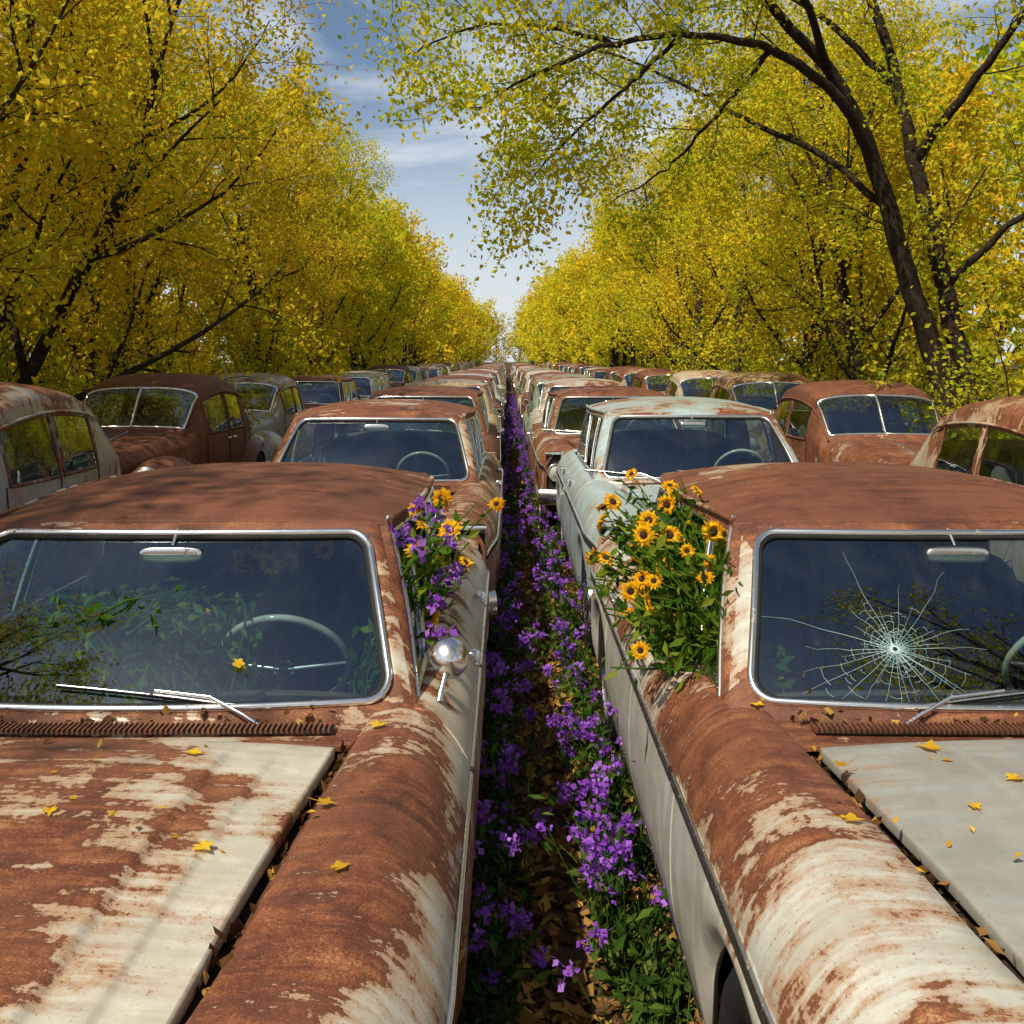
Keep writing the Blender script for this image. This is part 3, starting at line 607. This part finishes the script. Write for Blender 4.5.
def bouquet(name,roots,n,tgt,heads,nl,Rh,purple=0,lf=.07,col=(.95,1.,.85,1)):
    mb=MB()
    for i in range(n):
        r=A(*roots[rng.integers(len(roots))])+rng.normal(0,.06,3); e=tgt(i); m=(r+e)/2+A(rng.normal(0,.04),rng.normal(0,.04),.10); p=cr([r,m,e],8)
        tube(mb,p,np.linspace(.005,.0028,8),4,0,.4,cap=False); k=int(nl*rng.uniform(.6,1.3)); t=rng.random(k)*7*.93; i0=t.astype(int); f=(t-i0)[:,None]
        leaves(mb,p[i0]*(1-f)+p[i0+1]*f+rng.normal(0,.02,(k,3)),lf,0,up=.7,wid=.22)
        if i<heads: flower_head(mb,e,nz(p[-1]-p[-2])*.5+A(rng.normal(0,.5),-.8+rng.normal(0,.4),.4+rng.normal(0,.35)),Rh*rng.uniform(.7,1.15))
        elif i<heads+purple: m_=24; leaves(mb,e+rng.normal(0,.016,(m_,3)),.028,3,up=.8,wid=.42)
    return obj(name,mb.mesh(name,[M_gleaf,M_petal,M_disc,M_purple]),color=col)
def tr_(i):
    y=rng.uniform(3.0,4.15); x=max(.64-abs(rng.normal(0,.17)),.32) if i%4 else .70
    return A(x,y,min(rng.uniform(.98,1.38)+.15*(y-3.4)-.20*max(0,.5-x)+(.04 if i<44 else 0),1.49))
bouquet('yellow_daisy_plant',[(.80,y,.80) for y in(3.1,3.3,3.5,3.7)],150,tr_,44,38,.043,lf=.052)
def tl_(i): return A(rng.normal(-.23,.06),rng.uniform(3.1,3.8),rng.uniform(1.02,1.42))
bouquet('yellow_daisy_plant',[(-.45,y,.75) for y in(3.2,3.4,3.6)],42,tl_,12,20,.048,12,lf=.052)
def ti_(i): return A(rng.uniform(-1.55,-.8),rng.uniform(3.02,3.25),rng.uniform(.98,1.14)+.12*rng.random()**2)
bouquet('interior_weeds',[(x,3.02,.93) for x in(-1.45,-1.25,-1.05,-.9)],70,ti_,0,28,.04,lf=.045,col=(.85,1.05,1.,1))
def tk_(i): return A(rng.uniform(-1.0,-.5),rng.uniform(3.5,3.7),rng.uniform(1.17,1.28))
bouquet('yellow_daisy_plant',[(-.8,3.8,.8)],12,tk_,8,12,.045)

# ------------------------------------------------------------------ fallen leaves on the cars
def maple(mb,c,nrm,R,mat=0):
    nrm=nz(nrm);a0=rng.random()*6.28;u=nz(np.cross(nrm,A(math.cos(a0),math.sin(a0),.1)));w=np.cross(nrm,u)
    rad=[1,.5,.68,.8,.5,.72,.45,.2,.45,.72,.5,.8,.68,.5];n_=len(rad);V=[c+nrm*.004]; el_=rng.uniform(.6,.9); cu=rng.uniform(.1,.45)
    for k,q in enumerate(rad): a=k/n_*2*PI; q=q*rng.uniform(.85,1.12); V.append(c+(u*math.cos(a)+w*math.sin(a)*el_)*R*q+nrm*(.004+R*cu*q*q*abs(math.sin(a))))
    mb.add(V,[[0,k+1,(k+1)%n_+1] for k in range(n_)],mat,rng.random(),False)
    tube(mb,np.stack([c+nrm*.004,c-u*R*1.1+nrm*.012]),.0011,3,mat,.2,cap=False)
mb=MB()
for X,K,spots in((XL,'L',((.30,-.37,0),(.72,-.15,1),(.66,-.62,1),(-.28,-.42,0),(.74,-.9,1),(.1,-.7,0),(.45,-.8,0))),(XR,'R',((-.36,-.30,0),(-.05,-.45,0),(-.62,-.42,1),(-.40,-.62,0),(-.72,.0,1),(.1,-.28,0),(-.25,-.5,0),(-.70,-.7,1)))):
    for x,y,k in spots:
        z=hoodz(np.array(x),np.array(y),K) if not k else .962; maple(mb,A(X+x,Y0+y,float(z)),A(0,0,1),rng.uniform(.028,.042))
    for i in range(34):
        x=rng.uniform(-.75,.75);y=rng.uniform(-.9,-.25); z=float(hoodz(np.array(x),np.array(y),K)) if abs(x)<.56 else .963; leaves(mb,A((X+x,Y0+y,z+.003)),.026,int(rng.random()<.35),up=6.,wid=.3)
    for s in(1,-1):
        n=90;y=rng.uniform(-1.2,-.2,n);P=np.c_[X+s*(xi_f(y)-.018)+rng.normal(0,.007,n),Y0+y,.885+rng.uniform(0,.035,n)];leaves(mb,P,.033,1,rng.random(n)**2*.9,up=1.,wid=.35)
    n=70;x=rng.uniform(-.65,.65,n); P=np.c_[X+x,Y0-.10+.06*(x/.7)**2+rng.normal(0,.02,n),.955+rng.uniform(0,.01,n)]; leaves(mb,P,.03,1,up=2.,wid=.35)
maple(mb,W(.42,.20)+A(XL,Y0,.012),A(0,-.6,.8),.032)
for _ in range(14):
    X=rng.choice([XL,XR]); leaves(mb,(A(X,Y0,.008)+W(rng.uniform(-.8,.8),rng.uniform(.03,.5)))[None],.025,1,up=2.)
obj('fallen_leaves',mb.mesh('fallen_leaves',[M_fall,M_litter]))

# ------------------------------------------------------------------ light, sky, camera
el=math.radians(53); ax_,ay_=-.60,-.80; h=math.hypot(ax_,ay_)
sv=Vector((ax_/h*math.cos(el),ay_/h*math.cos(el),math.sin(el)))
sl=bpy.data.lights.new('sun','SUN'); sl.energy=5.; sl.angle=math.radians(.5); sl.color=(1,.91,.72)
so=bpy.data.objects.new('sun',sl); scene.collection.objects.link(so); so.rotation_euler=sv.to_track_quat('Z','Y').to_euler()
Wd=NT('World',True); sky=Wd.n('ShaderNodeTexSky',sky_type='NISHITA',sun_disc=False,sun_elevation=el,sun_rotation=math.atan2(ax_,ay_),altitude=100.,air_density=1.,dust_density=1.0,ozone_density=1.5)
g=Wd.n('ShaderNodeTexCoord').outputs['Generated']; mp=Wd.n('ShaderNodeMapping',{'Vector':g,'Scale':(1.,1.,3.)}).outputs[0]; cn=Wd.mr(Wd.noise(mp,2.6,6,.6,.4),.42,.66,0.,.8)
sz=Wd.n('ShaderNodeSeparateXYZ',{0:g}).outputs[2]; hz=Wd.mr(sz,.30,.0,0.,.75); cn=Wd.math('MULTIPLY',cn,Wd.mr(sz,.85,.45,.25,1.))
colr=Wd.mix(Wd.math('MAXIMUM',cn,hz),sky.outputs[0],(8.4,8.8,9.2))
bg=Wd.n('ShaderNodeBackground',{0:colr,1:.10}); Wd.out(bg.outputs[0])
cd=bpy.data.cameras.new('camera'); co=bpy.data.objects.new('camera',cd); scene.collection.objects.link(co); scene.camera=co
cd.sensor_width=36; cd.lens=36*1000/1024; cd.shift_y=-(512-360)/1024; cd.shift_x=(512-507)/1024; cd.clip_end=2000; cd.clip_start=.05
co.location=(0,0,1.93); co.rotation_euler=(math.radians(90),0,0)
vs=scene.view_settings; vs.view_transform='Standard'; vs.look='None'; vs.exposure=0
print('tree polys',[len(m.polygons) for m in T+TF],len(mG.polygons))
